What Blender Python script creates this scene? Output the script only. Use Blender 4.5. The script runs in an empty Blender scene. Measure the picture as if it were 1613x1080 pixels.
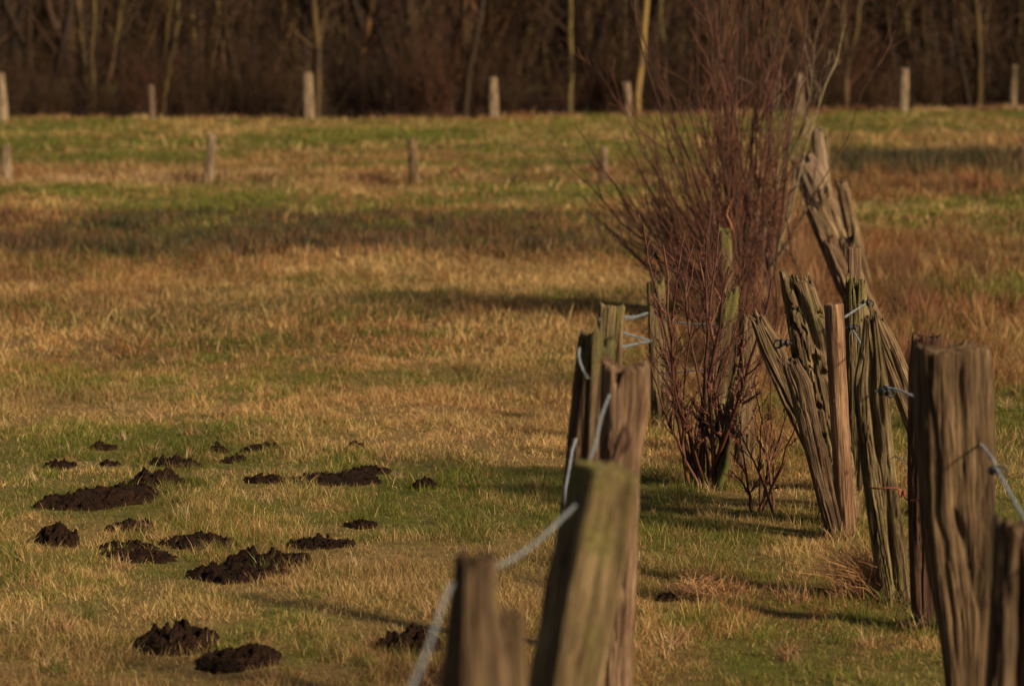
import bpy, math, random
import numpy as np
from mathutils import Vector
rng = np.random.default_rng(7)
random.seed(7)
S = bpy.context.scene

# ------------------------------------------------------------------ camera
F = 4800.0; CX, CY = 806.5, 540.0; HOR = 60.0; H = 1.9      # photo pixels, metres
TH = math.atan((CY-HOR)/F)
cam = bpy.data.cameras.new("camera"); camo = bpy.data.objects.new("camera", cam)
S.collection.objects.link(camo); S.camera = camo
camo.location = (0, 0, H); camo.rotation_euler = (math.pi/2-TH, 0, 0)
cam.sensor_width = 36; cam.lens = F*36/1613.0
cam.clip_start = 0.1; cam.clip_end = 6000
cam.dof.use_dof = True; cam.dof.focus_distance = 11.8; cam.dof.aperture_fstop = 3.7
cam.dof.aperture_blades = 9

# ------------------------------------------------------------------ light
SUN_EL, SUN_AZ = math.radians(31), math.radians(126)        # azimuth clockwise from +Y: right and behind the camera
w = bpy.data.worlds.new("World"); S.world = w; w.use_nodes = True
nt = w.node_tree; bg = nt.nodes['Background']
sky = nt.nodes.new('ShaderNodeTexSky'); sky.sky_type = 'NISHITA'; sky.sun_disc = False
sky.sun_elevation = SUN_EL; sky.sun_rotation = SUN_AZ; sky.air_density = 1.2; sky.dust_density = 3.0
nt.links.new(sky.outputs[0], bg.inputs[0]); bg.inputs[1].default_value = 0.045
sun = bpy.data.lights.new("sun", 'SUN'); suno = bpy.data.objects.new("sun", sun)
S.collection.objects.link(suno); sun.energy = 4.8; sun.angle = math.radians(6.0); sun.color = (1.0, 0.82, 0.56)
sd = Vector((math.sin(SUN_AZ)*math.cos(SUN_EL), math.cos(SUN_AZ)*math.cos(SUN_EL), math.sin(SUN_EL)))
suno.rotation_euler = sd.to_track_quat('Z', 'Y').to_euler(); suno.location = (20, -20, 20)
S.view_settings.view_transform = 'Standard'; S.view_settings.look = 'None'
S.view_settings.exposure = 0.27; S.view_settings.gamma = 1

# ------------------------------------------------------------------ numpy noise
def _h(ix, iy, iz, seed):
    n = (ix.astype(np.int64)*374761393 + iy.astype(np.int64)*668265263 + iz.astype(np.int64)*2147483647 + seed*1274126177) & 0xFFFFFFFF
    n = ((n ^ (n >> 13))*1274126177) & 0xFFFFFFFF
    n = ((n ^ (n >> 16))*2246822519) & 0xFFFFFFFF
    return ((n ^ (n >> 15)) & 0xFFFFFF)/float(0xFFFFFF)
def noise(x, y, z=0.0, seed=0):
    x, y, z = np.broadcast_arrays(np.asarray(x, float), np.asarray(y, float), np.asarray(z, float))
    ix, iy, iz = np.floor(x), np.floor(y), np.floor(z)
    fx, fy, fz = x-ix, y-iy, z-iz
    fx = fx*fx*(3-2*fx); fy = fy*fy*(3-2*fy); fz = fz*fz*(3-2*fz)
    r = 0
    for a in (0, 1):
        wx = fx if a else 1-fx
        for b in (0, 1):
            wy = fy if b else 1-fy
            for c in (0, 1):
                wz = fz if c else 1-fz
                r = r + wx*wy*wz*_h(ix+a, iy+b, iz+c, seed)
    return r
def fbm(x, y, z=0.0, seed=0, o=4):
    r = 0; a = 0.5; f = 1.0; t = 0
    for i in range(o):
        r = r + a*noise(np.asarray(x)*f, np.asarray(y)*f, np.asarray(z)*f, seed+i*17); t += a; a *= .5; f *= 2.07
    return r/t

# ------------------------------------------------------------------ terrain
def smooth(a, b, t):
    t = np.clip((t-a)/(b-a), 0, 1); return t*t*(3-2*t)
def hgt(x, y):
    x = np.asarray(x, float); y = np.asarray(y, float)
    near = 0.030*(fbm(x*1.6, y*1.1, 0, 3, 3)-.5)*2
    far = 0.16*(fbm(x*.10, y*.22, 0, 9, 3)-.5)*2*smooth(18, 40, y)
    mid = 0.05*(fbm(x*.5, y*.5, 0, 5, 2)-.5)*2*smooth(13, 22, y)
    bank = 0.09*np.exp(-((y-41.5)/1.6)**2)*(x < 4)
    return near+far+mid+bank
def cx_world(px, zc): return (px-CX)/F*zc
def at(px, py, zc):
    """world point seen at photo pixel (px,py) at depth zc along the optical axis"""
    xc = (px-CX)/F*zc; yc = -(py-CY)/F*zc
    return Vector((xc, zc*math.cos(TH)+yc*math.sin(TH), H-zc*math.sin(TH)+yc*math.cos(TH)))
def ground(px, py):
    dv = Vector(((px-CX)/F, math.cos(TH)-(py-CY)/F*math.sin(TH), -math.sin(TH)-(py-CY)/F*math.cos(TH)))
    f = lambda t: H+dv.z*t-float(hgt(dv.x*t, dv.y*t))
    t = 4.0
    while f(t) > 0 and t < 95: t *= 1.01
    lo, hi = t/1.01, t
    for _ in range(20):
        m = (lo+hi)/2
        if f(m) > 0: lo = m
        else: hi = m
    return Vector((dv.x*hi, dv.y*hi, float(hgt(dv.x*hi, dv.y*hi))))
def depth_pt(px, y, z=None):
    """ground point at world distance y whose image column is px"""
    zc = y*math.cos(TH)+H*math.sin(TH)
    x = (px-CX)/F*zc
    return Vector((x, y, float(hgt(x, y)) if z is None else z))

# ------------------------------------------------------------------ mesh/obj helpers
COL = S.collection
def mesh_np(name, V, faces_by_size, mat, attrs=None, smooth_=True):
    me = bpy.data.meshes.new(name)
    V = np.asarray(V, np.float32)
    me.vertices.add(len(V)); me.vertices.foreach_set('co', V.ravel())
    loops = []; starts = []; tot = 0
    for fa in faces_by_size:
        fa = np.asarray(fa, np.int32)
        if len(fa) == 0: continue
        k = fa.shape[1]; loops.append(fa.ravel()); starts.append(tot+np.arange(len(fa))*k); tot += fa.size
    loops = np.concatenate(loops); starts = np.concatenate(starts)
    me.loops.add(len(loops)); me.loops.foreach_set('vertex_index', loops)
    me.polygons.add(len(starts)); me.polygons.foreach_set('loop_start', starts.astype(np.int32))
    me.update(calc_edges=True)
    me.polygons.foreach_set('use_smooth', np.full(len(starts), smooth_, bool))
    for an, (kind, arr) in (attrs or {}).items():
        if kind == 'c':
            a = me.color_attributes.new(an, 'FLOAT_COLOR', 'POINT'); c = np.ones((len(V), 4), np.float32); c[:, :3] = arr
            a.data.foreach_set('color', c.ravel())
        elif kind == 'v':
            a = me.attributes.new(an, 'FLOAT_VECTOR', 'POINT'); a.data.foreach_set('vector', np.asarray(arr, np.float32).ravel())
        else:
            a = me.attributes.new(an, 'FLOAT', 'POINT'); a.data.foreach_set('value', np.asarray(arr, np.float32).ravel())
    me.materials.append(mat)
    return me
def link(name, me, parent=None, loc=None):
    o = bpy.data.objects.new(name, me); COL.objects.link(o)
    if parent is not None: o.parent = parent
    if loc is not None: o.location = loc
    return o
def empty(name, loc, rz=0):
    o = bpy.data.objects.new(name, None); COL.objects.link(o); o.location = loc; o.rotation_euler = (0, 0, rz)
    o.empty_display_size = .1; return o
def tag(o, label=None, cat=None, group=None, kind=None):
    if label: o['label'] = label
    if cat: o['category'] = cat
    if group: o['group'] = group
    if kind: o['kind'] = kind
    return o
def frame(d):
    d = d/np.linalg.norm(d); a = np.array([0, 0, 1.]) if abs(d[2]) < .9 else np.array([1., 0, 0])
    u = np.cross(a, d); u /= np.linalg.norm(u); return u, np.cross(d, u)
class Tubes:
    def __init__(s): s.V = []; s.Q = []; s.C = []; s.G = []; s.n = 0
    def add(s, pts, rad, sides=5, col=None):
        pts = np.asarray(pts, float); k = len(pts); rad = np.broadcast_to(np.asarray(rad, float), (k,))
        u, v = frame(pts[-1]-pts[0]+1e-9)
        a = np.arange(sides)*2*math.pi/sides
        ring = np.cos(a)[:, None]*u+np.sin(a)[:, None]*v
        V = pts[:, None, :]+ring[None]*rad[:, None, None]
        s.V.append(V.reshape(-1, 3))
        i = np.arange(k-1)[:, None]*sides; j = np.arange(sides)[None]; j2 = (j+1) % sides
        q = np.stack([i+j, i+j2, i+sides+j2, i+sides+j], -1).reshape(-1, 4)+s.n
        s.Q.append(q)
        c = np.ones((k*sides, 3)) if col is None else np.broadcast_to(np.asarray(col, float), (k*sides, 3))
        s.C.append(c); s.n += k*sides
    def mesh(s, name, mat):
        return mesh_np(name, np.concatenate(s.V), [np.concatenate(s.Q)], mat, {'tint': ('c', np.concatenate(s.C))})

# ------------------------------------------------------------------ materials
def newmat(name):
    m = bpy.data.materials.new(name); m.use_nodes = True; t = m.node_tree
    for n in list(t.nodes): t.nodes.remove(n)
    return m, t, t.nodes.new('ShaderNodeOutputMaterial')
def N(t, ty, **kw):
    n = t.nodes.new(ty)
    for k, v in kw.items(): setattr(n, k, v)
    return n
def ramp(t, stops):
    r = N(t, 'ShaderNodeValToRGB'); e = r.color_ramp.elements
    while len(e) < len(stops): e.new(0.5)
    for el, (p, c) in zip(e, stops): el.position = p; el.color = (*c, 1) if len(c) == 3 else c
    return r
def mix(t, fac, a, b, mode='MIX'):
    m = N(t, 'ShaderNodeMix', data_type='RGBA', blend_type=mode)
    for sock, val in ((m.inputs[0], fac), (m.inputs[6], a), (m.inputs[7], b)):
        if hasattr(val, 'is_output'): t.links.new(val, sock)
        else: sock.default_value = val if not isinstance(val, tuple) else (*val, 1)
    return m.outputs[2]
def noisen(t, vec, scale, det=4, rough=.6):
    n = N(t, 'ShaderNodeTexNoise'); n.inputs['Scale'].default_value = scale; n.inputs['Detail'].default_value = det
    n.inputs['Roughness'].default_value = rough
    if vec is not None: t.links.new(vec, n.inputs['Vector'])
    return n.outputs[0]

def mat_grass():
    m, t, out = newmat('grass blades')
    a = N(t, 'ShaderNodeAttribute', attribute_name='tint')
    d = N(t, 'ShaderNodeBsdfPrincipled'); d.inputs['Roughness'].default_value = .62; d.inputs['Specular IOR Level'].default_value = .25
    tr = N(t, 'ShaderNodeBsdfTranslucent'); mx = N(t, 'ShaderNodeMixShader'); mx.inputs[0].default_value = .22
    t.links.new(a.outputs['Color'], d.inputs['Base Color']); t.links.new(a.outputs['Color'], tr.inputs[0])
    t.links.new(d.outputs[0], mx.inputs[1]); t.links.new(tr.outputs[0], mx.inputs[2]); t.links.new(mx.outputs[0], out.inputs[0])
    return m
def mat_ground():
    m, t, out = newmat('turf and leaf litter')
    a = N(t, 'ShaderNodeAttribute', attribute_name='tint'); tc = N(t, 'ShaderNodeTexCoord')
    n = noisen(t, tc.outputs['Object'], 14, 8, .7)
    r = ramp(t, [(.3, (.45, .42, .38)), (.7, (1.25, 1.2, 1.1))]); t.links.new(n, r.inputs[0])
    c = mix(t, 1.0, a.outputs['Color'], r.outputs[0], 'MULTIPLY')
    p = N(t, 'ShaderNodeBsdfPrincipled'); p.inputs['Roughness'].default_value = .95; p.inputs['Specular IOR Level'].default_value = .1
    t.links.new(c, p.inputs['Base Color'])
    b = N(t, 'ShaderNodeBump'); b.inputs['Strength'].default_value = .8; b.inputs['Distance'].default_value = .02
    t.links.new(n, b.inputs['Height']); t.links.new(b.outputs[0], p.inputs['Normal']); t.links.new(p.outputs[0], out.inputs[0])
    return m
def mat_wood(name, light, mid, dark, moss=.3, mosscol=(.105, .10, .030), scale=1.0, red=0.0):
    """weathered timber: long grain from the 'grain' attribute (x,y round the post, z along it)"""
    m, t, out = newmat(name)
    g = N(t, 'ShaderNodeAttribute', attribute_name='grain')
    mp = N(t, 'ShaderNodeMapping'); mp.inputs['Scale'].default_value = (1, 1, .032); t.links.new(g.outputs['Vector'], mp.inputs['Vector'])
    mp2 = N(t, 'ShaderNodeMapping'); mp2.inputs['Scale'].default_value = (1, 1, .33); t.links.new(g.outputs['Vector'], mp2.inputs['Vector'])
    n1 = noisen(t, mp.outputs[0], 90*scale, 6, .65); n2 = noisen(t, mp2.outputs[0], 16*scale, 5, .6); n3 = noisen(t, mp.outputs[0], 260*scale, 3, .6)
    r = ramp(t, [(.30, dark), (.46, mid), (.68, light)]); t.links.new(n1, r.inputs[0])
    r2 = ramp(t, [(.33, (.50, .42, .36)), (.62, (1.18, 1.12, 1.05))]); t.links.new(n2, r2.inputs[0])
    c = mix(t, 1.0, r.outputs[0], r2.outputs[0], 'MULTIPLY')
    r3 = ramp(t, [(.36, (.25, .22, .2)), (.5, (1, 1, 1))]); t.links.new(n3, r3.inputs[0])
    c = mix(t, .6, c, r3.outputs[0], 'MULTIPLY')
    nf = noisen(t, mp.outputs[0], 620*scale, 3, .7); rf = ramp(t, [(.38, (.45, .42, .4)), (.6, (1.15, 1.12, 1.08))]); t.links.new(nf, rf.inputs[0])
    c = mix(t, .8, c, rf.outputs[0], 'MULTIPLY')
    if red:
        nr = noisen(t, mp2.outputs[0], 9*scale, 3, .5); rr = ramp(t, [(.5, (0, 0, 0)), (.62, (red, red, red))]); t.links.new(nr, rr.inputs[0])
        c = mix(t, rr.outputs[0], c, (.13, .045, .025))
    kn = N(t, 'ShaderNodeAttribute', attribute_name='knot'); c = mix(t, kn.outputs['Fac'], c, (.055, .026, .017))
    nm = noisen(t, g.outputs['Vector'], 11, 6, .62)
    mo = N(t, 'ShaderNodeAttribute', attribute_name='moss')
    add = N(t, 'ShaderNodeMath', operation='ADD'); t.links.new(nm, add.inputs[0]); t.links.new(mo.outputs['Fac'], add.inputs[1])
    rm = ramp(t, [(.66-.2*moss, (0, 0, 0)), (.86-.2*moss, (.8, .8, .8))]); t.links.new(add.outputs[0], rm.inputs[0])
    nv = noisen(t, g.outputs['Vector'], 120, 3, .6)
    rv = ramp(t, [(.35, tuple(v*.45 for v in mosscol)), (.7, tuple(v*1.5 for v in mosscol))]); t.links.new(nv, rv.inputs[0])
    c = mix(t, rm.outputs[0], c, rv.outputs[0])
    p = N(t, 'ShaderNodeBsdfPrincipled'); p.inputs['Roughness'].default_value = .85; p.inputs['Specular IOR Level'].default_value = .2
    t.links.new(c, p.inputs['Base Color'])
    s = N(t, 'ShaderNodeMath', operation='ADD'); t.links.new(n1, s.inputs[0]); t.links.new(n3, s.inputs[1])
    b = N(t, 'ShaderNodeBump'); b.inputs['Strength'].default_value = .9; b.inputs['Distance'].default_value = .006
    t.links.new(s.outputs[0], b.inputs['Height']); t.links.new(b.outputs[0], p.inputs['Normal']); t.links.new(p.outputs[0], out.inputs[0])
    return m
def mat_soil():
    m, t, out = newmat('dark peaty soil')
    tc = N(t, 'ShaderNodeTexCoord'); n = noisen(t, tc.outputs['Object'], 60, 6, .7); n2 = noisen(t, tc.outputs['Object'], 12, 3, .6)
    r = ramp(t, [(.3, (.006, .0035, .0025)), (.55, (.020, .0105, .0065)), (.75, (.058, .029, .016))]); t.links.new(n, r.inputs[0])
    r2 = ramp(t, [(.35, (.7, .7, .7)), (.7, (1.3, 1.15, 1.0))]); t.links.new(n2, r2.inputs[0])
    c = mix(t, 1.0, r.outputs[0], r2.outputs[0], 'MULTIPLY')
    p = N(t, 'ShaderNodeBsdfPrincipled'); p.inputs['Roughness'].default_value = .95; p.inputs['Specular IOR Level'].default_value = .08
    t.links.new(c, p.inputs['Base Color'])
    b = N(t, 'ShaderNodeBump'); b.inputs['Strength'].default_value = 1; b.inputs['Distance'].default_value = .008
    t.links.new(n, b.inputs['Height']); t.links.new(b.outputs[0], p.inputs['Normal']); t.links.new(p.outputs[0], out.inputs[0])
    return m
def mat_bark(name, base, moss, amount, scale=12, spec=.2):
    m, t, out = newmat(name)
    tc = N(t, 'ShaderNodeTexCoord'); a = N(t, 'ShaderNodeAttribute', attribute_name='tint'); oi = N(t, 'ShaderNodeObjectInfo')
    n = noisen(t, tc.outputs['Object'], scale, 5, .65); n2 = noisen(t, tc.outputs['Object'], scale*.16, 3, .5)
    r = ramp(t, [(.3, tuple(v*.5 for v in base)), (.7, tuple(v*1.5 for v in base))]); t.links.new(n, r.inputs[0])
    rm = ramp(t, [(.62-.3*amount, (0, 0, 0)), (.74-.3*amount, (amount, amount, amount))]); t.links.new(n2, rm.inputs[0])
    c = mix(t, rm.outputs[0], r.outputs[0], moss); c = mix(t, 1.0, c, a.outputs['Color'], 'MULTIPLY')
    if 'wood' in name or 'tree' in name:
        ro = ramp(t, [(0, (.55, .45, .42)), (.5, (1.1, .95, .9)), (.8, (1.25, 1.3, .95)), (1, (1.9, 1.35, 1.25))]); t.links.new(oi.outputs['Random'], ro.inputs[0]); c = mix(t, 1.0, c, ro.outputs[0], 'MULTIPLY')
    p = N(t, 'ShaderNodeBsdfPrincipled'); p.inputs['Roughness'].default_value = .75; p.inputs['Specular IOR Level'].default_value = spec
    t.links.new(c, p.inputs['Base Color']); t.links.new(p.outputs[0], out.inputs[0])
    return m
def mat_plain(name, col, rough=.6, metal=0.0, var=.5, scale=40):
    m, t, out = newmat(name); tc = N(t, 'ShaderNodeTexCoord'); n = noisen(t, tc.outputs['Object'], scale, 4, .6)
    r = ramp(t, [(.3, tuple(v*(1-var) for v in col)), (.7, tuple(min(1, v*(1+var)) for v in col))]); t.links.new(n, r.inputs[0])
    p = N(t, 'ShaderNodeBsdfPrincipled'); p.inputs['Roughness'].default_value = rough; p.inputs['Metallic'].default_value = metal
    t.links.new(r.outputs[0], p.inputs['Base Color']); t.links.new(p.outputs[0], out.inputs[0])
    return m
M_GRASS = mat_grass(); M_GROUND = mat_ground(); M_SOIL = mat_soil()
W_GREY = mat_wood('grey weathered oak', (.36, .265, .16), (.17, .12, .07), (.022, .015, .009), .3)
W_MOSSY = mat_wood('mossy grey oak', (.32, .245, .14), (.15, .115, .06), (.02, .016, .008), .55, (.14, .125, .032))
W_DARK = mat_wood('dark split oak', (.22, .155, .095), (.115, .08, .05), (.02, .014, .009), .3, red=.12)
W_DRED = mat_wood('dark red slab', (.14, .085, .055), (.08, .046, .03), (.02, .012, .009), .3, red=.25)
W_RED = mat_wood('reddish weathered oak', (.34, .24, .16), (.21, .14, .09), (.05, .03, .02), .05, red=.22)
W_PEELED = mat_wood('peeled pine pole', (.38, .25, .16), (.27, .165, .10), (.15, .075, .045), -.6, scale=.6)
W_BIG = mat_wood('brown grey split trunk', (.235, .165, .098), (.13, .088, .05), (.025, .016, .01), .35, (.085, .08, .025), scale=.7)
W_PALE = mat_wood('pale weathered post wood', (.36, .28, .195), (.25, .195, .135), (.2, .15, .1), .0, scale=.6)
W_FAR = mat_wood('far post wood', (.34, .26, .18), (.22, .165, .115), (.09, .065, .045), .1, scale=.6)
B_RED = mat_bark('red brown twig bark', (.10, .033, .019), (.09, .085, .02), .0, 30, .4)
B_PLUM = mat_bark('dark plum twig bark', (.105, .036, .020), (.09, .085, .02), .0, 30, .4)
B_DUSK = mat_bark('dusky stem bark', (.066, .030, .021), (.10, .075, .03), .35, 5)
B_MOSS = mat_bark('mossy stem bark', (.085, .055, .03), (.10, .09, .028), .6, 30)
B_TREE = mat_bark('tree bark with algae', (.055, .038, .022), (.115, .085, .028), .65, 6)
B_TREE2 = mat_bark('dark tree bark', (.026, .017, .012), (.05, .042, .016), .35, 6)
B_LICH = mat_bark('yellow lichen bark', (.13, .08, .035), (.24, .15, .045), .8, 6)
B_TWIG = mat_bark('brown woodland twigs', (.040, .021, .014), (.050, .038, .014), .5, 3)
M_CORD = mat_plain('grey blue fence cord', (.21, .23, .245), .6, 0, .25, 200)
M_BLACK = mat_plain('black plastic', (.013, .012, .012), .55, 0, .3)
M_STEEL = mat_plain('galvanised wire', (.3, .3, .31), .45, .8, .3)
M_RUST = mat_plain('rusty wire', (.24, .045, .025), .8, .1, .4, 120)

# ------------------------------------------------------------------ ground cover map (world metres)
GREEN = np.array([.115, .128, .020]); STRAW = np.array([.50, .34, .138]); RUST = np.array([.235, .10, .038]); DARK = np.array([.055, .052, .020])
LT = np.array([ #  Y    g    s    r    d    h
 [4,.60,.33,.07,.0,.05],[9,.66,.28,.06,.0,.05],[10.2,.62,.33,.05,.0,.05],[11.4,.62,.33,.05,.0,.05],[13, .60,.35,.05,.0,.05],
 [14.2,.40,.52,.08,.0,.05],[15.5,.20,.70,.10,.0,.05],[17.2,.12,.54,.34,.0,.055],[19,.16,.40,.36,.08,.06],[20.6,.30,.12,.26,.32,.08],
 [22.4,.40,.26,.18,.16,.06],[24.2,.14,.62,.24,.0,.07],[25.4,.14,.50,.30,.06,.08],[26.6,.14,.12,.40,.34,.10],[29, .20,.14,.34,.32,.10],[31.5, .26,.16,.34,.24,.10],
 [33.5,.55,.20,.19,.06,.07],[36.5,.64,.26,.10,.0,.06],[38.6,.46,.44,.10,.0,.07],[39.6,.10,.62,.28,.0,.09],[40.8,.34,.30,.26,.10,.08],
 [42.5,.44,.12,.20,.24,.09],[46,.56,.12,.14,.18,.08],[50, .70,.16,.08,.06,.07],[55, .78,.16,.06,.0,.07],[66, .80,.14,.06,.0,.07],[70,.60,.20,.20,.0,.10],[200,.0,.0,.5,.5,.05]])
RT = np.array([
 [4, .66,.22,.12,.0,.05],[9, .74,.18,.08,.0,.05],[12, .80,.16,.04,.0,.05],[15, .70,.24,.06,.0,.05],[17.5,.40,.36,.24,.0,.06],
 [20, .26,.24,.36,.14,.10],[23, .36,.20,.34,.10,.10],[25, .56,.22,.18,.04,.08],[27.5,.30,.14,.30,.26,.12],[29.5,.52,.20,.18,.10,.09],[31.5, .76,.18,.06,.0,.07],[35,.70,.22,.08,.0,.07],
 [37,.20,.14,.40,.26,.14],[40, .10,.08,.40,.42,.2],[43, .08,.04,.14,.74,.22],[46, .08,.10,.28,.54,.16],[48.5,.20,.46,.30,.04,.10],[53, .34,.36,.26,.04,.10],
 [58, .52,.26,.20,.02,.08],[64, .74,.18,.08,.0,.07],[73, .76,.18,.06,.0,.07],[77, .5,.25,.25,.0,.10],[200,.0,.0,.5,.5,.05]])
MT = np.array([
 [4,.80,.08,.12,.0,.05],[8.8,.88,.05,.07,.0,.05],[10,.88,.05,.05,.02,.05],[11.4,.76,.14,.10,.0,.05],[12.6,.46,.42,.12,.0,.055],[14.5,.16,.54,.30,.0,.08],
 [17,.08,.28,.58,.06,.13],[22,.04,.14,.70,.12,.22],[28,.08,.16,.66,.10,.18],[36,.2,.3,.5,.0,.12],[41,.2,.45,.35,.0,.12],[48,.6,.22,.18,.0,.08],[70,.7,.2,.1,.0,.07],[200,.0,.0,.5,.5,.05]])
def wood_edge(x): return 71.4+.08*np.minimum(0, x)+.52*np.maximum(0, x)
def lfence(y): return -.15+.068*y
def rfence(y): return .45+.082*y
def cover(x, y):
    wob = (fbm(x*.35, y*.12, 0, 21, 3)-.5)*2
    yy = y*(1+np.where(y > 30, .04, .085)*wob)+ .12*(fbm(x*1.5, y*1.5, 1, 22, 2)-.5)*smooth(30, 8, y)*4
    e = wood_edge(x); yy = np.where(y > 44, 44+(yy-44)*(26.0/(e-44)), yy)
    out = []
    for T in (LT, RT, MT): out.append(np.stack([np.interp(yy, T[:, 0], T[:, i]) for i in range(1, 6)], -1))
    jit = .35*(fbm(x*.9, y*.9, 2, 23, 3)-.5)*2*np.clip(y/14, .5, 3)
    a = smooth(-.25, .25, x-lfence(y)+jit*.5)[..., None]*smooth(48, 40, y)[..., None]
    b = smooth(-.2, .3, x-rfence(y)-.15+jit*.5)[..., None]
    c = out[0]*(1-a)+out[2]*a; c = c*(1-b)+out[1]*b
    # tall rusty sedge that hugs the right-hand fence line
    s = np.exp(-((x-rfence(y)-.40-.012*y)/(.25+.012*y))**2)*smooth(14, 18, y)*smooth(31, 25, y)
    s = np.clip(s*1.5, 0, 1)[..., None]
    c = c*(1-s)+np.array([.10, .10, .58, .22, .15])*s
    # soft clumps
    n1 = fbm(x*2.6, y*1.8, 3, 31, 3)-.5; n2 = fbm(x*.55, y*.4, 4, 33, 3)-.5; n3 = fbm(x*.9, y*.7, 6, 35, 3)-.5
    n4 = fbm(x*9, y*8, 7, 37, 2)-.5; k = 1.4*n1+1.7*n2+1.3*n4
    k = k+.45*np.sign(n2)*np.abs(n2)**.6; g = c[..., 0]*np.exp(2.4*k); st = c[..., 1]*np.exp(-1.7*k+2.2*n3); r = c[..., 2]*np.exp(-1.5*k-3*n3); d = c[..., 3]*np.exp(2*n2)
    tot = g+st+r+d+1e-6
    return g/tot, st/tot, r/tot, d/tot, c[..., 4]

# ------------------------------------------------------------------ ground sheet
def axis(fine, lo, hi, f0, f1, growth=1.09):
    a = list(np.arange(f0, f1+1e-6, fine)); s = fine
    b = []; v = f0
    while v > lo: s *= growth; v -= s; b.append(v)
    s = fine; v = f1; c = []
    while v < hi: s *= growth*.985; v += s; c.append(v)
    return np.array(b[::-1]+a+c)
xs = axis(.10, -2500, 2500, -4, 5); ys = axis(.12, -60, 4000, 4, 26, 1.06)
X, Y = np.meshgrid(xs, ys); Z = hgt(X, Y)
fade = smooth(400, 150, np.hypot(X, Y)); Z = Z*fade
g_, s_, r_, d_, h_ = cover(X.ravel(), np.clip(Y.ravel(), 4, 190))
soil = np.array([.075, .050, .028])
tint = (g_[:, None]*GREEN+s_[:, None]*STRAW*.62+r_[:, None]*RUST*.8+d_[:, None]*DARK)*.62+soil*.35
litter = np.array([.050, .028, .018])
lw = smooth(-.3, 1.5, (Y.ravel()-wood_edge(X.ravel())))[:, None]
field2 = smooth(105, 112, Y.ravel())[:, None]                      # open meadow again behind the wood
tint = tint*(1-lw)+(litter*(1-field2)+np.array([.10, .10, .03])*field2)*lw
nx, ny = len(xs), len(ys)
i = (np.arange(ny-1)[:, None]*nx+np.arange(nx-1)[None]).ravel()
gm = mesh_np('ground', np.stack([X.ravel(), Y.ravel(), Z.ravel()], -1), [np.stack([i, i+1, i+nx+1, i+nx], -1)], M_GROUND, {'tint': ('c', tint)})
tag(link('ground', gm), kind='structure')

# ------------------------------------------------------------------ molehills (x0,x1,ytop,ybase in the photo)
HILLS = [
 (58, 235, 757, 812, 'largest dark molehill, long ridge with knobbly clods along its crest'),
 (200, 293, 738, 772, 'dark molehill touching the back end of the largest ridge'),
 (228, 308, 716, 739, 'low broad molehill just behind the largest ridge'),
 (64, 116, 725, 742, 'small dark molehill above the left end of the largest ridge'),
 (154, 187, 725, 736, 'tiny crumb of dark soil between two small molehills behind the largest ridge'),
 (136, 182, 696, 712, 'farthest left molehill, two small peaks of soil in tan grass'),
 (322, 358, 703, 716, 'small far molehill left of the thin line of soil'),
 (374, 444, 698, 717, 'thin drawn out line of dark soil, far back'),
 (346, 385, 717, 734, 'small slanting molehill below the thin far line of soil'),
 (383, 447, 747, 765, 'small knobbly molehill at the left end of a low ridge'),
 (447, 606, 751, 769, 'long low ridge of soil in the middle of the molehills'),
 (535, 611, 735, 751, 'flat molehill just behind the long low ridge'),
 (541, 576, 699, 711, 'tiny farthest molehill, in tan grass above the long low ridge'),
 (648, 690, 756, 773, 'small molehill nearest the left fence, middle distance'),
 (54, 118, 828, 863, 'upright rounded molehill below the left end of the largest ridge'),
 (168, 246, 819, 843, 'flat wide molehill just in front of the largest ridge'),
 (148, 232, 851, 871, 'thin flat molehill right of the upright rounded one'),
 (160, 274, 867, 891, 'broken molehill with straw growing across its front'),
 (254, 371, 839, 867, 'wide dark molehill left of centre behind the big double one'),
 (449, 559, 839, 868, 'wide low molehill to the right of the big double one'),
 (345, 471, 861, 906, 'rear hump of the big double molehill'),
 (297, 434, 878, 921, 'front hump of the big double molehill with a raised left peak'),
 (540, 591, 818, 836, 'small brown molehill half covered by dead grass'),
 (210, 336, 980, 1034, 'near molehill with one sharp pointed peak'),
 (303, 441, 1018, 1062, 'nearest molehill, flat dark soil at the bottom of the field'),
 (595, 686, 989, 1034, 'rounded molehill standing alone close to the left fence'),
 (1036, 1066, 936, 950, 'tiny molehill in the green strip between the two fences')]
HM = []
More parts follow.
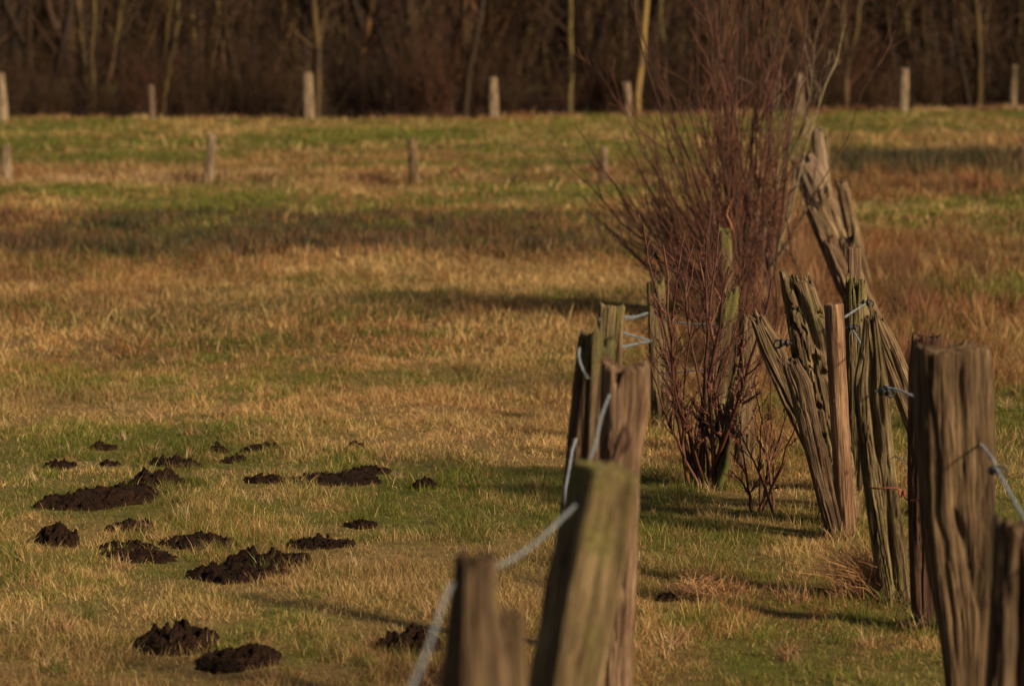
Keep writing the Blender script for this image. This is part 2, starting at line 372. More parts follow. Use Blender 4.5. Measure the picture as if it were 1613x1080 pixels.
def molehill(x0, x1, yt, yb, label, idx):
    gb = ground((x0+x1)/2, yb-2); s = F/math.hypot(gb.y, H)
    Wd = (x1-x0)/s; dep = max(.95*Wd, .08)
    Wd *= 1.05; dep = min(dep, .42); shear = {0: .62, 1: .25, 7: .9, 8: .7}.get(idx, 0.); sl = (yb-60)/F
    vis = (dep+abs(shear)*Wd*.8)*sl; h = .68*max(.010 if Wd < .3 else .024, (yb-yt)/s-vis*.9)
    c = Vector((gb.x, gb.y+(dep+shear*Wd*.8)*.5, 0)); c.z = float(hgt(c.x, c.y))
    nx_, ny_ = int(max(50, min(120, Wd*300))), 44
    u = np.linspace(-1.25, 1.25, nx_); v = np.linspace(-1.35, 1.35, ny_); U, Vv = np.meshgrid(u, v)
    sx, sy = Wd/2, dep/2; x = U*sx; y = Vv*sy
    th = np.arctan2(Vv, U); rr = np.hypot(U, Vv)+.48*(fbm(np.cos(th)*1.8+idx*3, np.sin(th)*1.8, 0, 41, 3)-.5)*2
    body = np.clip(1-rr**2, 0, None)**.9*(.55+.9*smooth(.3, .6, fbm(U*3.4+idx, Vv*2.6, 0, 47, 3)))
    prof = .1+1.5*fbm(U*2.6+idx*7.3, Vv*1.2+2, 0, 43+idx, 3)
    if 'pointed' in label: prof = .55+.25*fbm(U*3, Vv*2, 0, 4, 2)+.6*np.exp(-np.abs((U-.12)/.13)**1.3-(Vv/.5)**2)
    if 'left peak' in label: prof = .62+.5*np.exp(-((U+.45)/.16)**2)
    if 'two small' in label: prof = .15+1.1*np.exp(-((U+.4)/.3)**2)+.8*np.exp(-((U-.75)/.15)**2)
    if 'rounded' in label: prof = .9+.15*U+.3*(fbm(U*3, Vv*2, idx, 4, 2)-.5)
    z = h*body*prof
    y = y+shear*x
    cell = .013
    def clod(cs, sd):
        gx, gy = x/cs+idx*5, y/cs; bx, by = np.floor(gx), np.floor(gy); best = np.full(x.shape, 9.)
        for a in (-1, 0, 1):
            for b in (-1, 0, 1):
                qx, qy = bx+a, by+b; px_ = qx+_h(qx, qy, qx*0, sd); py_ = qy+_h(qx, qy, qx*0, sd+1)
                best = np.minimum(best, np.hypot(gx-px_, gy-py_))
        return np.clip(1-best, 0, 1)
    m = smooth(0, .25, body)
    z += m*(.020*clod(.042, 50)*(fbm(U*3, Vv*3, 0, 8, 2) > .45)+.014*clod(.026, 51)+.007*clod(.012, 53))*min(1.0, .12+h/.07)+.004*m*(fbm(x*200, y*200, 0, 3, 2)-.5)
    z -= .012*(1-smooth(0.0, .12, body))
    z += hgt(x+c.x, y+c.y)-c.z
    xw = x+.006*m*(noise(x*120, y*120, 0, 5)-.5); V = np.stack([xw.ravel(), y.ravel(), z.ravel()], -1)
    i = (np.arange(ny_-1)[:, None]*nx_+np.arange(nx_-1)[None]).ravel()
    VV = [V]; Q = [np.stack([i, i+1, i+nx_+1, i+nx_], -1)]; n0 = len(V)
    # loose crumbs and clods
    r = np.random.default_rng(100+idx); nc = int(18+Wd*(120 if idx else 240))
    for k in range(nc):
        a = r.uniform(0, 6.28); q = r.uniform(0, 1.)**.6*(.97 if k % 6 else 1.3); px_, py_ = math.cos(a)*q*sx, math.sin(a)*q*sy
        ui = int(np.clip((px_/sx+1.25)/2.5*(nx_-1), 0, nx_-1)); vi = int(np.clip((py_/sy+1.35)/2.7*(ny_-1), 0, ny_-1))
        rad = r.uniform(.0025, .008)*(1 if q < .95 else .6)*(1.35 if idx == 0 and k % 4 == 0 else 1)
        zz = z[vi, ui]+rad*.35; py_ += shear*px_
        tt = np.array([0, .45, 1.1, 1.8, 2.5, 3.1416]); pp = np.arange(7)*2*math.pi/7
        ring = np.stack([np.sin(tt)[:, None]*np.cos(pp), np.sin(tt)[:, None]*np.sin(pp), np.repeat(np.cos(tt)[:, None], 7, 1)], -1).reshape(-1, 3)
        ring = ring*rad*(.75+.5*r.random((len(ring), 1)))*np.array([1, 1, r.uniform(.7, 1.3)])+np.array([px_, py_, zz])
        VV.append(ring); j = np.arange(5)[:, None]*7+np.arange(7); j2 = np.arange(5)[:, None]*7+(np.arange(7)+1) % 7
        Q.append(np.stack([j, j+7, j2+7, j2], -1).reshape(-1, 4)+n0); n0 += len(ring)
    me = mesh_np('molehill', np.concatenate(VV), [np.concatenate(Q)], M_SOIL)
    o = link('molehill', me, loc=c); tag(o, label, 'molehill', 'dark soil molehills in the meadow')
    HM.append((c.x, c.y, sx, sy, shear))
for k, hdef in enumerate(HILLS): molehill(*hdef, k)

# ------------------------------------------------------------------ grass
def blades(x, y, hh, ww, col, lean, curl=1.0, rg=rng, z0=None):
    n = len(x); z = (hgt(x, y) if z0 is None else z0)-.004
    a = rg.uniform(0, 2*math.pi, n); fa = rg.uniform(0, math.pi, n)
    l = lean*rg.uniform(.2, 1.6, n); dx, dy = np.cos(a)*l, np.sin(a)*l
    ux, uy = np.cos(fa)*ww*.5, np.sin(fa)*ww*.5
    c1 = np.cos(np.minimum(l, 1.4)*.8); s1 = np.sin(np.minimum(l, 1.4)*.8)
    b = np.stack([x, y, z], -1); dirh = np.stack([np.cos(a), np.sin(a), np.zeros(n)], -1)
    up = np.array([0, 0, 1.])
    mid = b+dirh*(s1*hh*.55)[:, None]+up*(c1*hh*.55)[:, None]
    l2 = np.minimum(l*1.25*curl, 1.75); tip = mid+dirh*(np.sin(l2)*hh*.5)[:, None]+up*(np.cos(l2)*hh*.5)[:, None]
    tip[:, 2] = np.maximum(tip[:, 2], z+.006)
    U = np.stack([ux, uy, np.zeros(n)], -1)
    V = np.stack([b-U, b+U, mid+U*.8, mid-U*.8, tip], 1).reshape(-1, 3)
    k = np.arange(n)*5
    return V, np.stack([k, k+1, k+2, k+3], -1), np.stack([k+3, k+2, k+4], -1), np.repeat(col, 5, axis=0)
def grass_layer(name, label, y0, y1, dens, hs, ws, margin, seed, clump=1.0):
    rg = np.random.default_rng(seed); vs, qs, ts, cs = [], [], [], []; off = 0
    def area_pts(n):
        y = y0+(y1-y0)*rg.random(n*2); half = .168*y+margin; keep = rg.random(n*2) < half/half.max(); y = y[keep]; half = half[keep]
        return rg.uniform(-1, 1, len(y))*half, y
    full = (y1-y0)*2*(.168*y1+margin)
    x, y = area_pts(int(full*dens*.5)+10)
    if y0 > 60: pass
    keep = y < wood_edge(x)+1.0
    dn = .42+1.0*smooth(.28, .68, fbm(x*5.5, y*3.2, 0, 61, 3))
    keep &= rg.random(len(x)) < dn*clump
    for (hx, hy, sx, sy, sh) in HM:
        q = ((x-hx)/sx)**2+((y-hy-sh*(x-hx))/sy)**2
        keep &= ~((q < .85+.9*(noise(x*25, y*25, 0, 6)-.5)) & (rg.random(len(x)) < .985))
    x, y = x[keep], y[keep]; n = len(x)
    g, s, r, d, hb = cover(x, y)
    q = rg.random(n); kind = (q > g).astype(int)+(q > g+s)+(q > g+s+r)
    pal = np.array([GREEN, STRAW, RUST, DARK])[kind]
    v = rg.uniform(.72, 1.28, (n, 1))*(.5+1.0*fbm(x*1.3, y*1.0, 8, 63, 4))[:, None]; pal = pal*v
    hue = rg.random((n, 1))
    pal = np.where((kind == 0)[:, None] & (hue < .30), pal*np.array([1.45, 1.15, .9]), pal)
    pal = np.where((kind == 1)[:, None] & (hue < .35), pal*np.array([.72, .62, .52]), pal)
    pal = np.where((kind == 2)[:, None] & (hue < .25), pal*np.array([1.5, 1.6, 1.6]), pal)
    hh = hb/.05*hs*rg.uniform(.4, 1.4, n)*(.55+.95*smooth(.3, .75, fbm(x*5.5, y*3.2, 0, 61, 3)))
    hh = np.where(kind == 0, hh*.85, hh)
    lean = np.where(kind == 0, .85, np.where(kind == 1, 1.3, .9)); lean = np.where(hb > .13, lean*.6, lean)
    tall = rg.random(n) < .05; hh = np.where(tall & (hb < .08), hh*1.7, hh); hh = np.where(kind == 1, hh*rg.uniform(.7, 1.35, n), hh)
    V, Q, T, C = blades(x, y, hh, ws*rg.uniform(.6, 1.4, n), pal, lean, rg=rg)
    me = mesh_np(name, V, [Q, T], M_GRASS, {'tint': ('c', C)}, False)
    tag(link(name, me), label, 'grass', kind='stuff'); return n
cnt = [grass_layer('meadow_grass', 'short green and straw coloured turf in the nearest part of the meadow', 5.0, 8.2, 1500, .05, .0035, .8, 1),
 grass_layer('meadow_grass', 'short green turf with straw tufts around the molehills', 8.2, 12.5, 26000, .035, .0017, .5, 2),
 grass_layer('meadow_grass', 'tan and green turf just behind the molehills', 12.5, 18, 13000, .036, .0025, .5, 3),
 grass_layer('meadow_grass', 'brown and straw banded grass in the middle of the meadow', 18, 30, 4000, .043, .0044, .7, 4),
 grass_layer('meadow_grass', 'green and rust banded grass in front of and behind the middle post row', 30, 50, 1100, .05, .009, 1.2, 5),
 grass_layer('meadow_grass', 'green grass strip along the edge of the wood', 50, 84, 330, .06, .016, 2.0, 6)]
print('grass blades', cnt)

# tall tussocks / sedge as loose mass
def tussocks(name, label, pts, n_each, hh, ww, cols, spread, lean, seed, cat='grass'):
    rg = np.random.default_rng(seed); xs_, ys_, hs_, cs_ = [], [], [], []
    for (tx, ty, sc) in pts:
        n = int(n_each*rg.uniform(.6, 1.4)*sc); a = rg.uniform(0, 6.28, n); q = np.abs(rg.normal(0, spread*sc, n))
        xs_.append(tx+np.cos(a)*q); ys_.append(ty+np.sin(a)*q); hs_.append(hh*sc*rg.uniform(.45, 1.25, n))
        base = np.array(cols[rg.integers(len(cols))]); cs_.append(base*rg.uniform(.5, 1.5, (n, 1)))
    x = np.concatenate(xs_); y = np.concatenate(ys_); h = np.concatenate(hs_); c = np.concatenate(cs_)
    V, Q, T, C = blades(x, y, h, ww*rg.uniform(.6, 1.4, len(x)), c, lean, rg=rg)
    me = mesh_np(name, V, [Q, T], M_GRASS, {'tint': ('c', C)}, False)
    return tag(link(name, me), label, cat, kind='stuff')
rg = np.random.default_rng(77)
def scatter(n, y0, y1, xf0, xf1, s0=.6, s1=1.3):
    r = []
    for _ in range(n):
        y = rg.uniform(y0, y1); r.append((rg.uniform(xf0(y), xf1(y)), y, rg.uniform(s0, s1)))
    return r
RU = [(.20, .075, .034), (.17, .07, .032), (.26, .13, .06), (.12, .06, .028)]
ST = [(.42, .25, .12), (.36, .2, .1), (.46, .31, .16)]
DK = [(.06, .05, .022), (.08, .055, .025), (.045, .045, .018)]
tussocks('sedge', 'tall rust coloured sedge beyond the leaning right hand posts', scatter(120, 16, 26, lambda y: rfence(y)+.05, lambda y: rfence(y)+.35+.018*y, .5, 1.2), 140, .22, .005, RU, .09, .38, 5, 'sedge')
tussocks('sedge', 'rust coloured dead sedge around the foot of the tall red shrub', scatter(150, 17, 30, lambda y: lfence(y)+.1, lambda y: rfence(y)+.1), 130, .27, .005, RU+ST[:1], .09, .4, 6, 'sedge')
tussocks('sedge', 'dark green brown band of rushes in the right hand field', scatter(150, 40, 47, lambda y: rfence(y)+.3, lambda y: .17*y+2), 120, .30, .012, DK, .25, .3, 8, 'rushes')
tussocks('sedge', 'rusty sedge tufts in the right hand field', scatter(26, 20, 29, lambda y: rfence(y)+1, lambda y: .17*y+1.5)+scatter(50, 37, 41, lambda y: rfence(y)+.5, lambda y: .17*y+1.5), 110, .17, .008, RU+DK[:1], .15, .4, 9, 'sedge')
tussocks('sedge', 'brown sedge band across the left meadow', scatter(380, 26, 33, lambda y: -.17*y-1, lambda y: lfence(y)+.5), 110, .12, .009, [(.13, .062, .030), (.16, .075, .034), (.09, .05, .026)]+DK, .25, .45, 10, 'sedge')
tussocks('sedge', 'pale straw tufts along the foot of the middle post row', scatter(110, 38.9, 40.6, lambda y: -.17*y-1, lambda y: rfence(y)+.5, .4, 1.3), 80, .12, .010, ST+ST+RU, .22, .5, 11, 'dead grass')
tussocks('sedge', 'low brown tufts at the edge of the wood', [(x, float(wood_edge(x))+rg.uniform(-.3, .8), rg.uniform(.4, 1.2)) for x in rg.uniform(-15, 17, 120)], 80, .17, .018, RU+ST, .3, .5, 12, 'dead grass')
tussocks('sedge', 'scattered straw tufts in the short meadow turf', scatter(150, 8.3, 18, lambda y: -.17*y-.3, lambda y: .17*y+.3, .5, 1.1), 55, .085, .0028, ST+[(.13, .14, .03)], .035, .8, 13, 'dead grass')

# ------------------------------------------------------------------ posts
FEET = []
def post(name, label, base, top, wpx_profile, mat, depth=.85, seed=0, jag=.04, groove=.10, notch=None, hollow=0., sq=.35, moss=0., mosstop=0.,
         nth=132, nz=130, bend=0.0, twist=0., group='weathered fence posts', cat='fence post', flat=False, knot=None, parent=None, lab=True, rot=0., pits=0., crack=.16, gouge=None):
    """base/top: world vectors; wpx_profile: [(t, half width m, x offset m)] from foot to head"""
    base = Vector(base); top = Vector(top); ax = top-base; L = ax.length; d = ax/L
    fx = Vector((1, 0, 0)); fx = (fx-d*fx.dot(d)).normalized(); fy = d.cross(fx)
    sink = .06
    T = np.linspace(0, 1, nz); Th = np.arange(nth)*2*math.pi/nth
    P = np.array(wpx_profile, float); W = np.interp(T, P[:, 0], P[:, 1]); OX = np.interp(T, P[:, 0], P[:, 2])
    k_ = np.ones(9)/9; W = np.convolve(np.pad(W, 4, 'edge'), k_, 'valid'); OX = np.convolve(np.pad(OX, 4, 'edge'), k_, 'valid')
    th, t = np.meshgrid(Th, T); c, s = np.cos(th), np.sin(th); c0, s0 = np.cos(th-rot), np.sin(th-rot)
    p = 2+2*sq*2; shape = (np.abs(c0)**p+np.abs(s0)**p)**(-1/p)
    zz = t*L
    tw = th+twist*t+.28*(fbm(t*3.1, seed, 0, 141, 2)-.5)+.05*(noise(t*L*22, th, seed, 142)-.5)
    ct, st = np.cos(tw), np.sin(tw)
    big = (fbm(ct*1.1+seed*9, st*1.1, zz*.9, 71+seed, 3)-.5)*2*.22
    rid = np.abs(fbm(ct*4+seed*3, st*4, zz*1.1, 81+seed, 4)-.5)*2            # sharp long cracks where ~0
    on = smooth(.40, .58, fbm(ct*2+seed, st*2, zz*3, 131, 3)); cr = -np.exp(-(rid/.05)**2)*(groove*.6+crack*on)
    fine = (fbm(ct*11, st*11, zz*1.8, 91+seed, 3)-.5)*2*groove*.55
    knob = (fbm(ct*2+5, st*2, zz*9, 95+seed, 3)-.5)*2*.06
    R = W[:, None]*shape*(1+big+cr+fine+knob)
    gr_ = np.random.default_rng(500+seed); gz = list(gouge or [])
    if crack > .05:
        for _ in range(7):
            a_ = gr_.uniform(-2.9, -.2); t_ = gr_.uniform(.15, 1.0); gz.append((t_, a_, t_-gr_.uniform(.12, .45), a_+gr_.uniform(-.3, .3), gr_.uniform(.03, .09), gr_.uniform(.12, .4)*min(1, crack/.16)))
    for (t0_, a0_, t1_, a1_, wd_, dp_) in gz:
        q_ = np.clip((t-t0_)/(t1_-t0_), 0, 1); al = a0_+(a1_-a0_)*q_+.12*(noise(t*14, 0, seed)-.5)
        R = R*(1-dp_*np.exp(-((th-(al % (2*math.pi)))/(wd_*(.4+1.2*np.sin(q_*math.pi))))**2)*smooth(0, .15, q_)*smooth(1, .85, q_))
    if pits: R = R*(1-pits*smooth(.56, .68, fbm(ct*1.9+seed, st*1.9, zz*17, 121, 3)))
    KN = np.zeros_like(R)
    if knot:
        for (kt, ka, kr, kh) in knot:
            q = np.hypot((th-ka+math.pi) % (2*math.pi)-math.pi, (t-kt)*L/np.maximum(W[:, None], .01))/kr
            R = R*(1+kh*np.exp(-q**2)*np.cos(q*2.2)); KN = np.maximum(KN, smooth(1.1, .75, q)*min(1, abs(kh)*6)*(.8+.2*np.cos(q*9)))
    # ragged head
    e = jag*(fbm(np.cos(Th)*2.2+seed, np.sin(Th)*2.2, 0, 101+seed, 4)-.35)*2+ .6*jag*(fbm(np.cos(Th)*9, np.sin(Th)*9, 0, 105+seed, 2)-.5)*2
    if flat: e = e*.08
    if notch:
        for (na, nw, nd) in notch: e = e+nd*np.exp(-(((Th-na+math.pi) % (2*math.pi)-math.pi)/nw)**2)
    end = L-e
    zt = -sink+(end[None, :]+sink)*t
    x = R*c*1.0+OX[:, None]+bend*np.sin(t*math.pi); y = R*s*depth
    pts = [(x, y, zt)]
    rings = []
    for f, hz in ((.93, .004), (.8, .0), (.6, -.3*hollow), (.38, -.75*hollow), (.15, -hollow), (.02, -hollow)):
        nr = (fbm(np.cos(Th)*f*4+3, np.sin(Th)*f*4, 0, 111+seed, 3)-.5)*jag*(1.3 if not flat else .1)
        zc_ = end*f+(np.mean(end))*(1-f)+hz+nr+(0.004 if f > .9 else 0)
        rings.append(((R[-1]*c[-1])*f+OX[-1], (R[-1]*s[-1])*depth*f, zc_))
    xa = np.concatenate([x]+[r[0][None] for r in rings]); ya = np.concatenate([y]+[r[1][None] for r in rings]); za = np.concatenate([zt]+[r[2][None] for r in rings])
    nr_ = len(xa); B = np.array(base); O = xa.ravel()[:, None]*np.array(fx)+ya.ravel()[:, None]*np.array(fy)+za.ravel()[:, None]*np.array(d)
    j = np.arange(nth); j2 = (j+1) % nth; i = np.arange(nr_-1)[:, None]*nth
    Q = np.stack([i+j, i+j2, i+nth+j2, i+nth+j], -1).reshape(-1, 4)
    # grain coordinates
    Wm = float(W.mean()); thf = np.vstack([th]+[Th[None]]*6); gr = np.stack([np.cos(thf).ravel()*Wm, np.sin(thf).ravel()*Wm*depth, za.ravel()], -1)
    # end grain gets true positions so the head shows broken fibres
    gr[nz*nth:, 0] = xa[nz:].ravel(); gr[nz*nth:, 1] = ya[nz:].ravel(); gr += seed*1.37
    ms = moss+mosstop*smooth(.72, 1.0, np.vstack([t]+[np.ones((1, nth))]*6)).ravel()
    me = mesh_np(name, O, [Q], mat, {'knot': ('f', np.concatenate([KN.ravel(), np.zeros(6*nth)])), 'grain': ('v', gr), 'moss': ('f', np.broadcast_to(ms, (len(O),)))})
    o = link(name, me, parent, loc=None if parent else base); FEET.append((base.x, base.y, float(W[0])))
    if lab and not parent: tag(o, label, cat, group)
    return o
def near_post(label, tpx, tpy, yd, bpx=None, w=None, mat=W_GREY, **kw):
    """tpx,tpy: head in the photo; yd: distance; bpx: column of its foot (extrapolated); w: [(t, width px, shift px)]"""
    zc = yd*math.cos(TH)+.9*math.sin(TH); top = at(tpx, tpy, zc)
    b = depth_pt(bpx if bpx is not None else tpx, kw.pop('yb', yd)); s = F/zc
    return post('fence_post', label, b, top, [(t, ww/2/s, ox/s) for t, ww, ox in w], mat, **kw)
# left row, near to far
near_post('nearest stump at the bottom edge, blurred, dark grey and broken off', 762, 880, 4.7, 705, [(0, 100, 0), (.8, 105, 0), (.93, 66, -12), (1, 54, -14)], W_DARK, seed=1, crack=.1, jag=.02, groove=.08, moss=.03, sq=1, rot=.5)
near_post('broken slab of wood against the right side of the nearest stump', 812, 962, 4.78, 790, [(0, 60, 0), (.85, 48, 0), (1, 34, -4)], W_GREY, seed=2, gouge=[(1.0, -1.3, .6, -1.5, .15, .3)], jag=.03, depth=.6)
near_post('thick mossy post leaning right with a yellow green head and a black left side', 952, 738, 5.7, 784, [(0, 80, 0), (.45, 80, 0), (.8, 94, 0), (1, 86, 0)], W_MOSSY, seed=3, crack=.1, jag=.012, groove=.06, depth=.95, sq=2.2, rot=.48, mosstop=.16)
near_post('reddish grey post with a forked head and a large round knot', 984, 572, 7.5, 955, [(0, 75, 0), (.35, 78, -6), (.6, 62, 0), (.8, 62, -2), (.93, 74, 2), (1, 72, 0)], W_RED, seed=4, crack=.14, jag=.02, groove=.07,
          notch=[(-1.9, .30, .06), (1.5, .3, .05)], knot=[(.845, -1.75, .80, .22)], sq=.3)
near_post('dark cracked post with a mossy broken head, behind the forked knotted post', 940, 530, 8.25, 893, [(0, 66, 0), (.5, 58, 0), (.8, 52, -2), (1, 48, 0)], W_DARK, seed=5, gouge=[(1.0, -1.9, .5, -1.8, .12, .35)], jag=.03, groove=.13, mosstop=.2, sq=1, rot=.5)
near_post('small square mossy post head where two white cords are tied', 964, 482, 9.3, 925, [(0, 46, 0), (.6, 42, 0), (1, 40, 0)], W_MOSSY, seed=6, jag=.012, groove=.08, sq=.8, mosstop=.08)
near_post('slim mossy post standing left of the red stemmed shrub', 1032, 442, 14.9, 1042, [(0, 34, 0), (.5, 30, 0), (1, 27, 0)], W_MOSSY, seed=7, jag=.03, groove=.12, mosstop=.15, nth=56, nz=80)
near_post('split mossy post with a slanted yellow green edge, inside the shrub', 1152, 458, 14.0, 1112, [(0, 38, 0), (.5, 40, 0), (.85, 34, 0), (1, 26, 0)], W_MOSSY, seed=8, jag=.04, groove=.16, mosstop=.3, nth=56, nz=80)
near_post('pale grey slab post half hidden behind the shrub twigs', 1178, 498, 13.4, 1170, [(0, 30, 0), (1, 26, 0)], W_GREY, seed=9, jag=.04, groove=.15, nth=48, nz=80)
near_post('farthest mossy post of the left row, deep in the tall shrub', 1141, 362, 18.2, 1150, [(0, 24, 0), (.6, 22, 0), (1, 18, 0)], W_MOSSY, seed=10, jag=.05, groove=.12, mosstop=.3, nth=48, nz=70)
# right row
near_post('dark post with a deep groove in the bottom right corner', 1612, 826, 6.2, 1585, [(0, 92, 0), (.7, 96, 0), (1, 88, 0)], W_DARK, seed=11, gouge=[(1.02, -1.75, .3, -1.7, .16, .4)], jag=.03, groove=.12, notch=[(-1.75, .18, .04)], sq=.5)
near_post('widest post, a brown slab with a sawn head, narrowing low down', 1505, 548, 7.9, 1522, [(0, 60, 0), (.2, 58, 2), (.3, 66, 2), (.38, 80, 2), (.48, 94, -1), (.6, 105, -5), (.8, 108, -6), (1, 104, -6)], W_BIG, seed=12, crack=.055, gouge=[(.66, -1.75, .40, -1.05, .12, .2), (.99, -1.35, .70, -1.45, .07, .13), (.98, -2.3, .25, -2.0, .07, .12), (.5, -1.0, .2, -1.2, .06, .08)], rot=.12, jag=.014, groove=.03, depth=.7, sq=.9, nth=180, nz=150,
          knot=[(.62, -1.3, .5, .05)])
near_post('dark slab post with a dark red foot, pressed against the left of the widest post', 1456, 526, 9.75, 1456, [(0, 36, 6), (.12, 46, 2), (.5, 50, 0), (.88, 52, 0), (1, 48, 4)], W_DRED, seed=13, jag=.02, groove=.06, crack=.08, moss=.0, mosstop=.08, notch=[(-2.6, .7, .03)])
near_post('twisted split post with its foot in dry grass, carrying the rusty wire', 1364, 492, 10.25, 1412, [(0, 46, 0), (.25, 50, 0), (.6, 54, -2), (.8, 54, -2), (.9, 34, 4), (1, 20, 6)], W_MOSSY, seed=14, gouge=[(.97, -2.0, .55, -1.5, .22, .5), (.5, -1.2, .1, -1.6, .12, .3)], jag=.05, groove=.12, notch=[(2.8, .5, .05), (-1.6, .2, .09)], mosstop=.0, nth=140, nz=140, bend=-.012, twist=.4)
near_post('smooth peeled orange pole standing upright', 1312, 481, 11.55, 1333, [(0, 28, 0), (.04, 31, 0), (.5, 31, 0), (1, 31, 0)], W_PEELED, seed=15, crack=0, jag=.006, groove=.012, sq=.0, depth=1, flat=True, nth=64, nz=120,
          knot=[(.84, -1.35, .35, -.10), (.12, -2.3, .3, .2), (.33, -1.2, .25, .12), (.62, -2.2, .3, .12)])
near_post('hollow rotten post with a ragged mossy head, left of the peeled pole', 1254, 428, 11.8, 1328, [(0, 50, 0), (.35, 62, 2), (.6, 74, 2), (.8, 70, 4), (.93, 60, 0), (1, 52, -2)], W_GREY, seed=16, gouge=[(1.0, -1.9, .72, -1.3, .2, .4), (.6, -1.0, .3, -1.2, .1, .25)], jag=.05, groove=.13, pits=.28, notch=[(-1.2, .16, .035), (.1, .9, .06)], hollow=.10, mosstop=.08, moss=.04, nth=140, nz=220, twist=.6)
near_post('leaning prop with a blunt dark head, in front of the rotten post', 1250, 566, 11.5, 1318, [(0, 24, 0), (.5, 31, 0), (.9, 36, 0), (1, 26, -6)], W_DARK, seed=17, jag=.03, groove=.12, nth=120, nz=110)
near_post('long plank prop slanting steeply left behind the rotten post', 1192, 498, 12.1, 1330, [(0, 24, 0), (.5, 36, 0), (.85, 38, 0), (1, 24, 0)], W_GREY, seed=18, jag=.05, groove=.12, nth=120, nz=120, sq=.8)
near_post('splintered upright post with mossy spikes, just behind the peeled pole', 1348, 438, 12.6, 1352, [(0, 34, 0), (.6, 34, 0), (1, 29, 0)], W_MOSSY, seed=19, jag=.05, groove=.24, notch=[(-1.6, .25, .12), (.3, .3, .06)], mosstop=.15, nth=90, nz=120)
near_post('narrow square sawn post behind the splintered one', 1345, 392, 13.6, 1350, [(0, 22, 0), (1, 20, 0)], W_RED, seed=20, jag=.01, groove=.06, sq=.9, flat=True, nth=48, nz=80)
near_post('slanting prop disappearing behind the widest post', 1384, 508, 12.0, 1500, [(0, 36, 0), (.5, 38, 0), (.9, 32, 0), (1, 16, 0)], W_GREY, seed=21, jag=.04, groove=.14, nth=110, nz=100)
near_post('broken leaning slab among the far right hand posts, lowest of them', 1280, 326, 19.0, 1385, [(0, 40, 0), (.5, 48, 0), (1, 28, 0)], W_GREY, seed=22, jag=.07, groove=.2, nth=56, nz=80)
near_post('short jagged post right of the leaning slabs', 1334, 368, 17.6, 1350, [(0, 24, 0), (.6, 28, 0), (1, 26, 0)], W_GREY, seed=23, jag=.08, groove=.2, notch=[(-1.6, .3, .08)], nth=56, nz=70)
near_post('far slab leaning left with a pale broad head', 1266, 244, 24.0, 1340, [(0, 36, 0), (.5, 44, 0), (.9, 46, 0), (1, 30, -6)], W_FAR, seed=24, jag=.07, groove=.15, nth=56, nz=70)
near_post('tallest far post with a pale pointed head', 1286, 202, 24.3, 1312, [(0, 30, 0), (.6, 28, 0), (1, 17, 0)], W_FAR, seed=25, jag=.05, groove=.15, nth=48, nz=70)
near_post('thin yellowish stake beside the tallest far post', 1301, 216, 24.8, 1306, [(0, 12, 0), (1, 9, 0)], W_MOSSY, seed=26, jag=.02, groove=.1, nth=32, nz=50)
near_post('far grey post leaning left, apart on the right of the cluster', 1326, 286, 22.2, 1368, [(0, 24, 0), (.6, 24, 0), (1, 18, 0)], W_GREY, seed=27, jag=.05, groove=.16, nth=48, nz=70)
near_post('crooked slab wedged between the leaning slabs of the far right hand posts', 1296, 300, 20.4, 1362, [(0, 30, 0), (.5, 34, 0), (1, 18, 0)], W_GREY, seed=28, jag=.06, groove=.16, nth=56, nz=70)
near_post('broken strut with a pale split face, low in the leaning cluster', 1302, 372, 17.2, 1392, [(0, 26, 0), (.5, 32, 0), (1, 22, 0)], W_RED, seed=29, jag=.06, groove=.16, nth=56, nz=70)
# a fallen piece of wood by the pole
p0 = ground(1336, 706+30); p1 = ground(1372, 756)
post('fallen_log', 'short broken log lying in the grass behind the peeled pole', p0+Vector((0, 0, .045)), p1+Vector((0, 0, .04)), [(0, .026, 0), (.5, .03, 0), (1, .022, 0)], W_GREY, seed=30, jag=.03, groove=.2, nth=40, nz=40, group=None, cat='log')
# middle row
MID = [(10, 228, 288, 10, 15, 'brown post at the left edge of the middle row', -4), (334, 212, 290, 327, 16, 'pale slightly leaning post of the middle row, second from left', 0),
       (649, 220, 291, 653, 16, 'dark topped post of the middle row, in the centre of the field', 0), (952, 233, 291, 950, 12, 'grey post of the middle row seen through the outer twigs of the shrub', 0),
       (1608, 228, 284, 1612, 14, 'dark post at the right edge in the right hand field', 0)]
for k, (tx, ty, by, bx, wp, lab, _) in enumerate(MID):
    g = ground(bx, by); zc = g.y*math.cos(TH)+H*math.sin(TH); s = F/zc
    post('fence_post', lab, g, at(tx, ty, zc), [(0, wp/2/s, 0), (.6, wp/2/s, 0), (1, wp*.42/s, 0)], [W_PALE, W_PALE, W_GREY, W_FAR, W_DARK][k], seed=40+k, jag=.05, groove=.12, nth=32, nz=40, group='middle row of fence posts')
FAR = [(-2, 116, 192, 4, 20, 'pale post cut by the left edge at the foot of the wood'), (238, 135, 192, 241, 10, 'thin dim post at the wood edge, second from left'),
       (484, 115, 191, 486, 18, 'thickest pale post at the wood edge beside a mossy trunk'), (777, 122, 189, 778, 15, 'pale upright post at the wood edge, in the middle of the photo'),
       (986, 131, 187, 990, 14, 'grey post at the wood edge near the yellow trunk'), (1258, 117, 184, 1260, 12, 'grey post at the wood edge seen behind the tall shrub'),
       (1425, 108, 179, 1423, 14, 'pale straight post at the wood edge on the right'), (1599, 104, 174, 1594, 10, 'narrow tilted post at the wood edge, far right')]
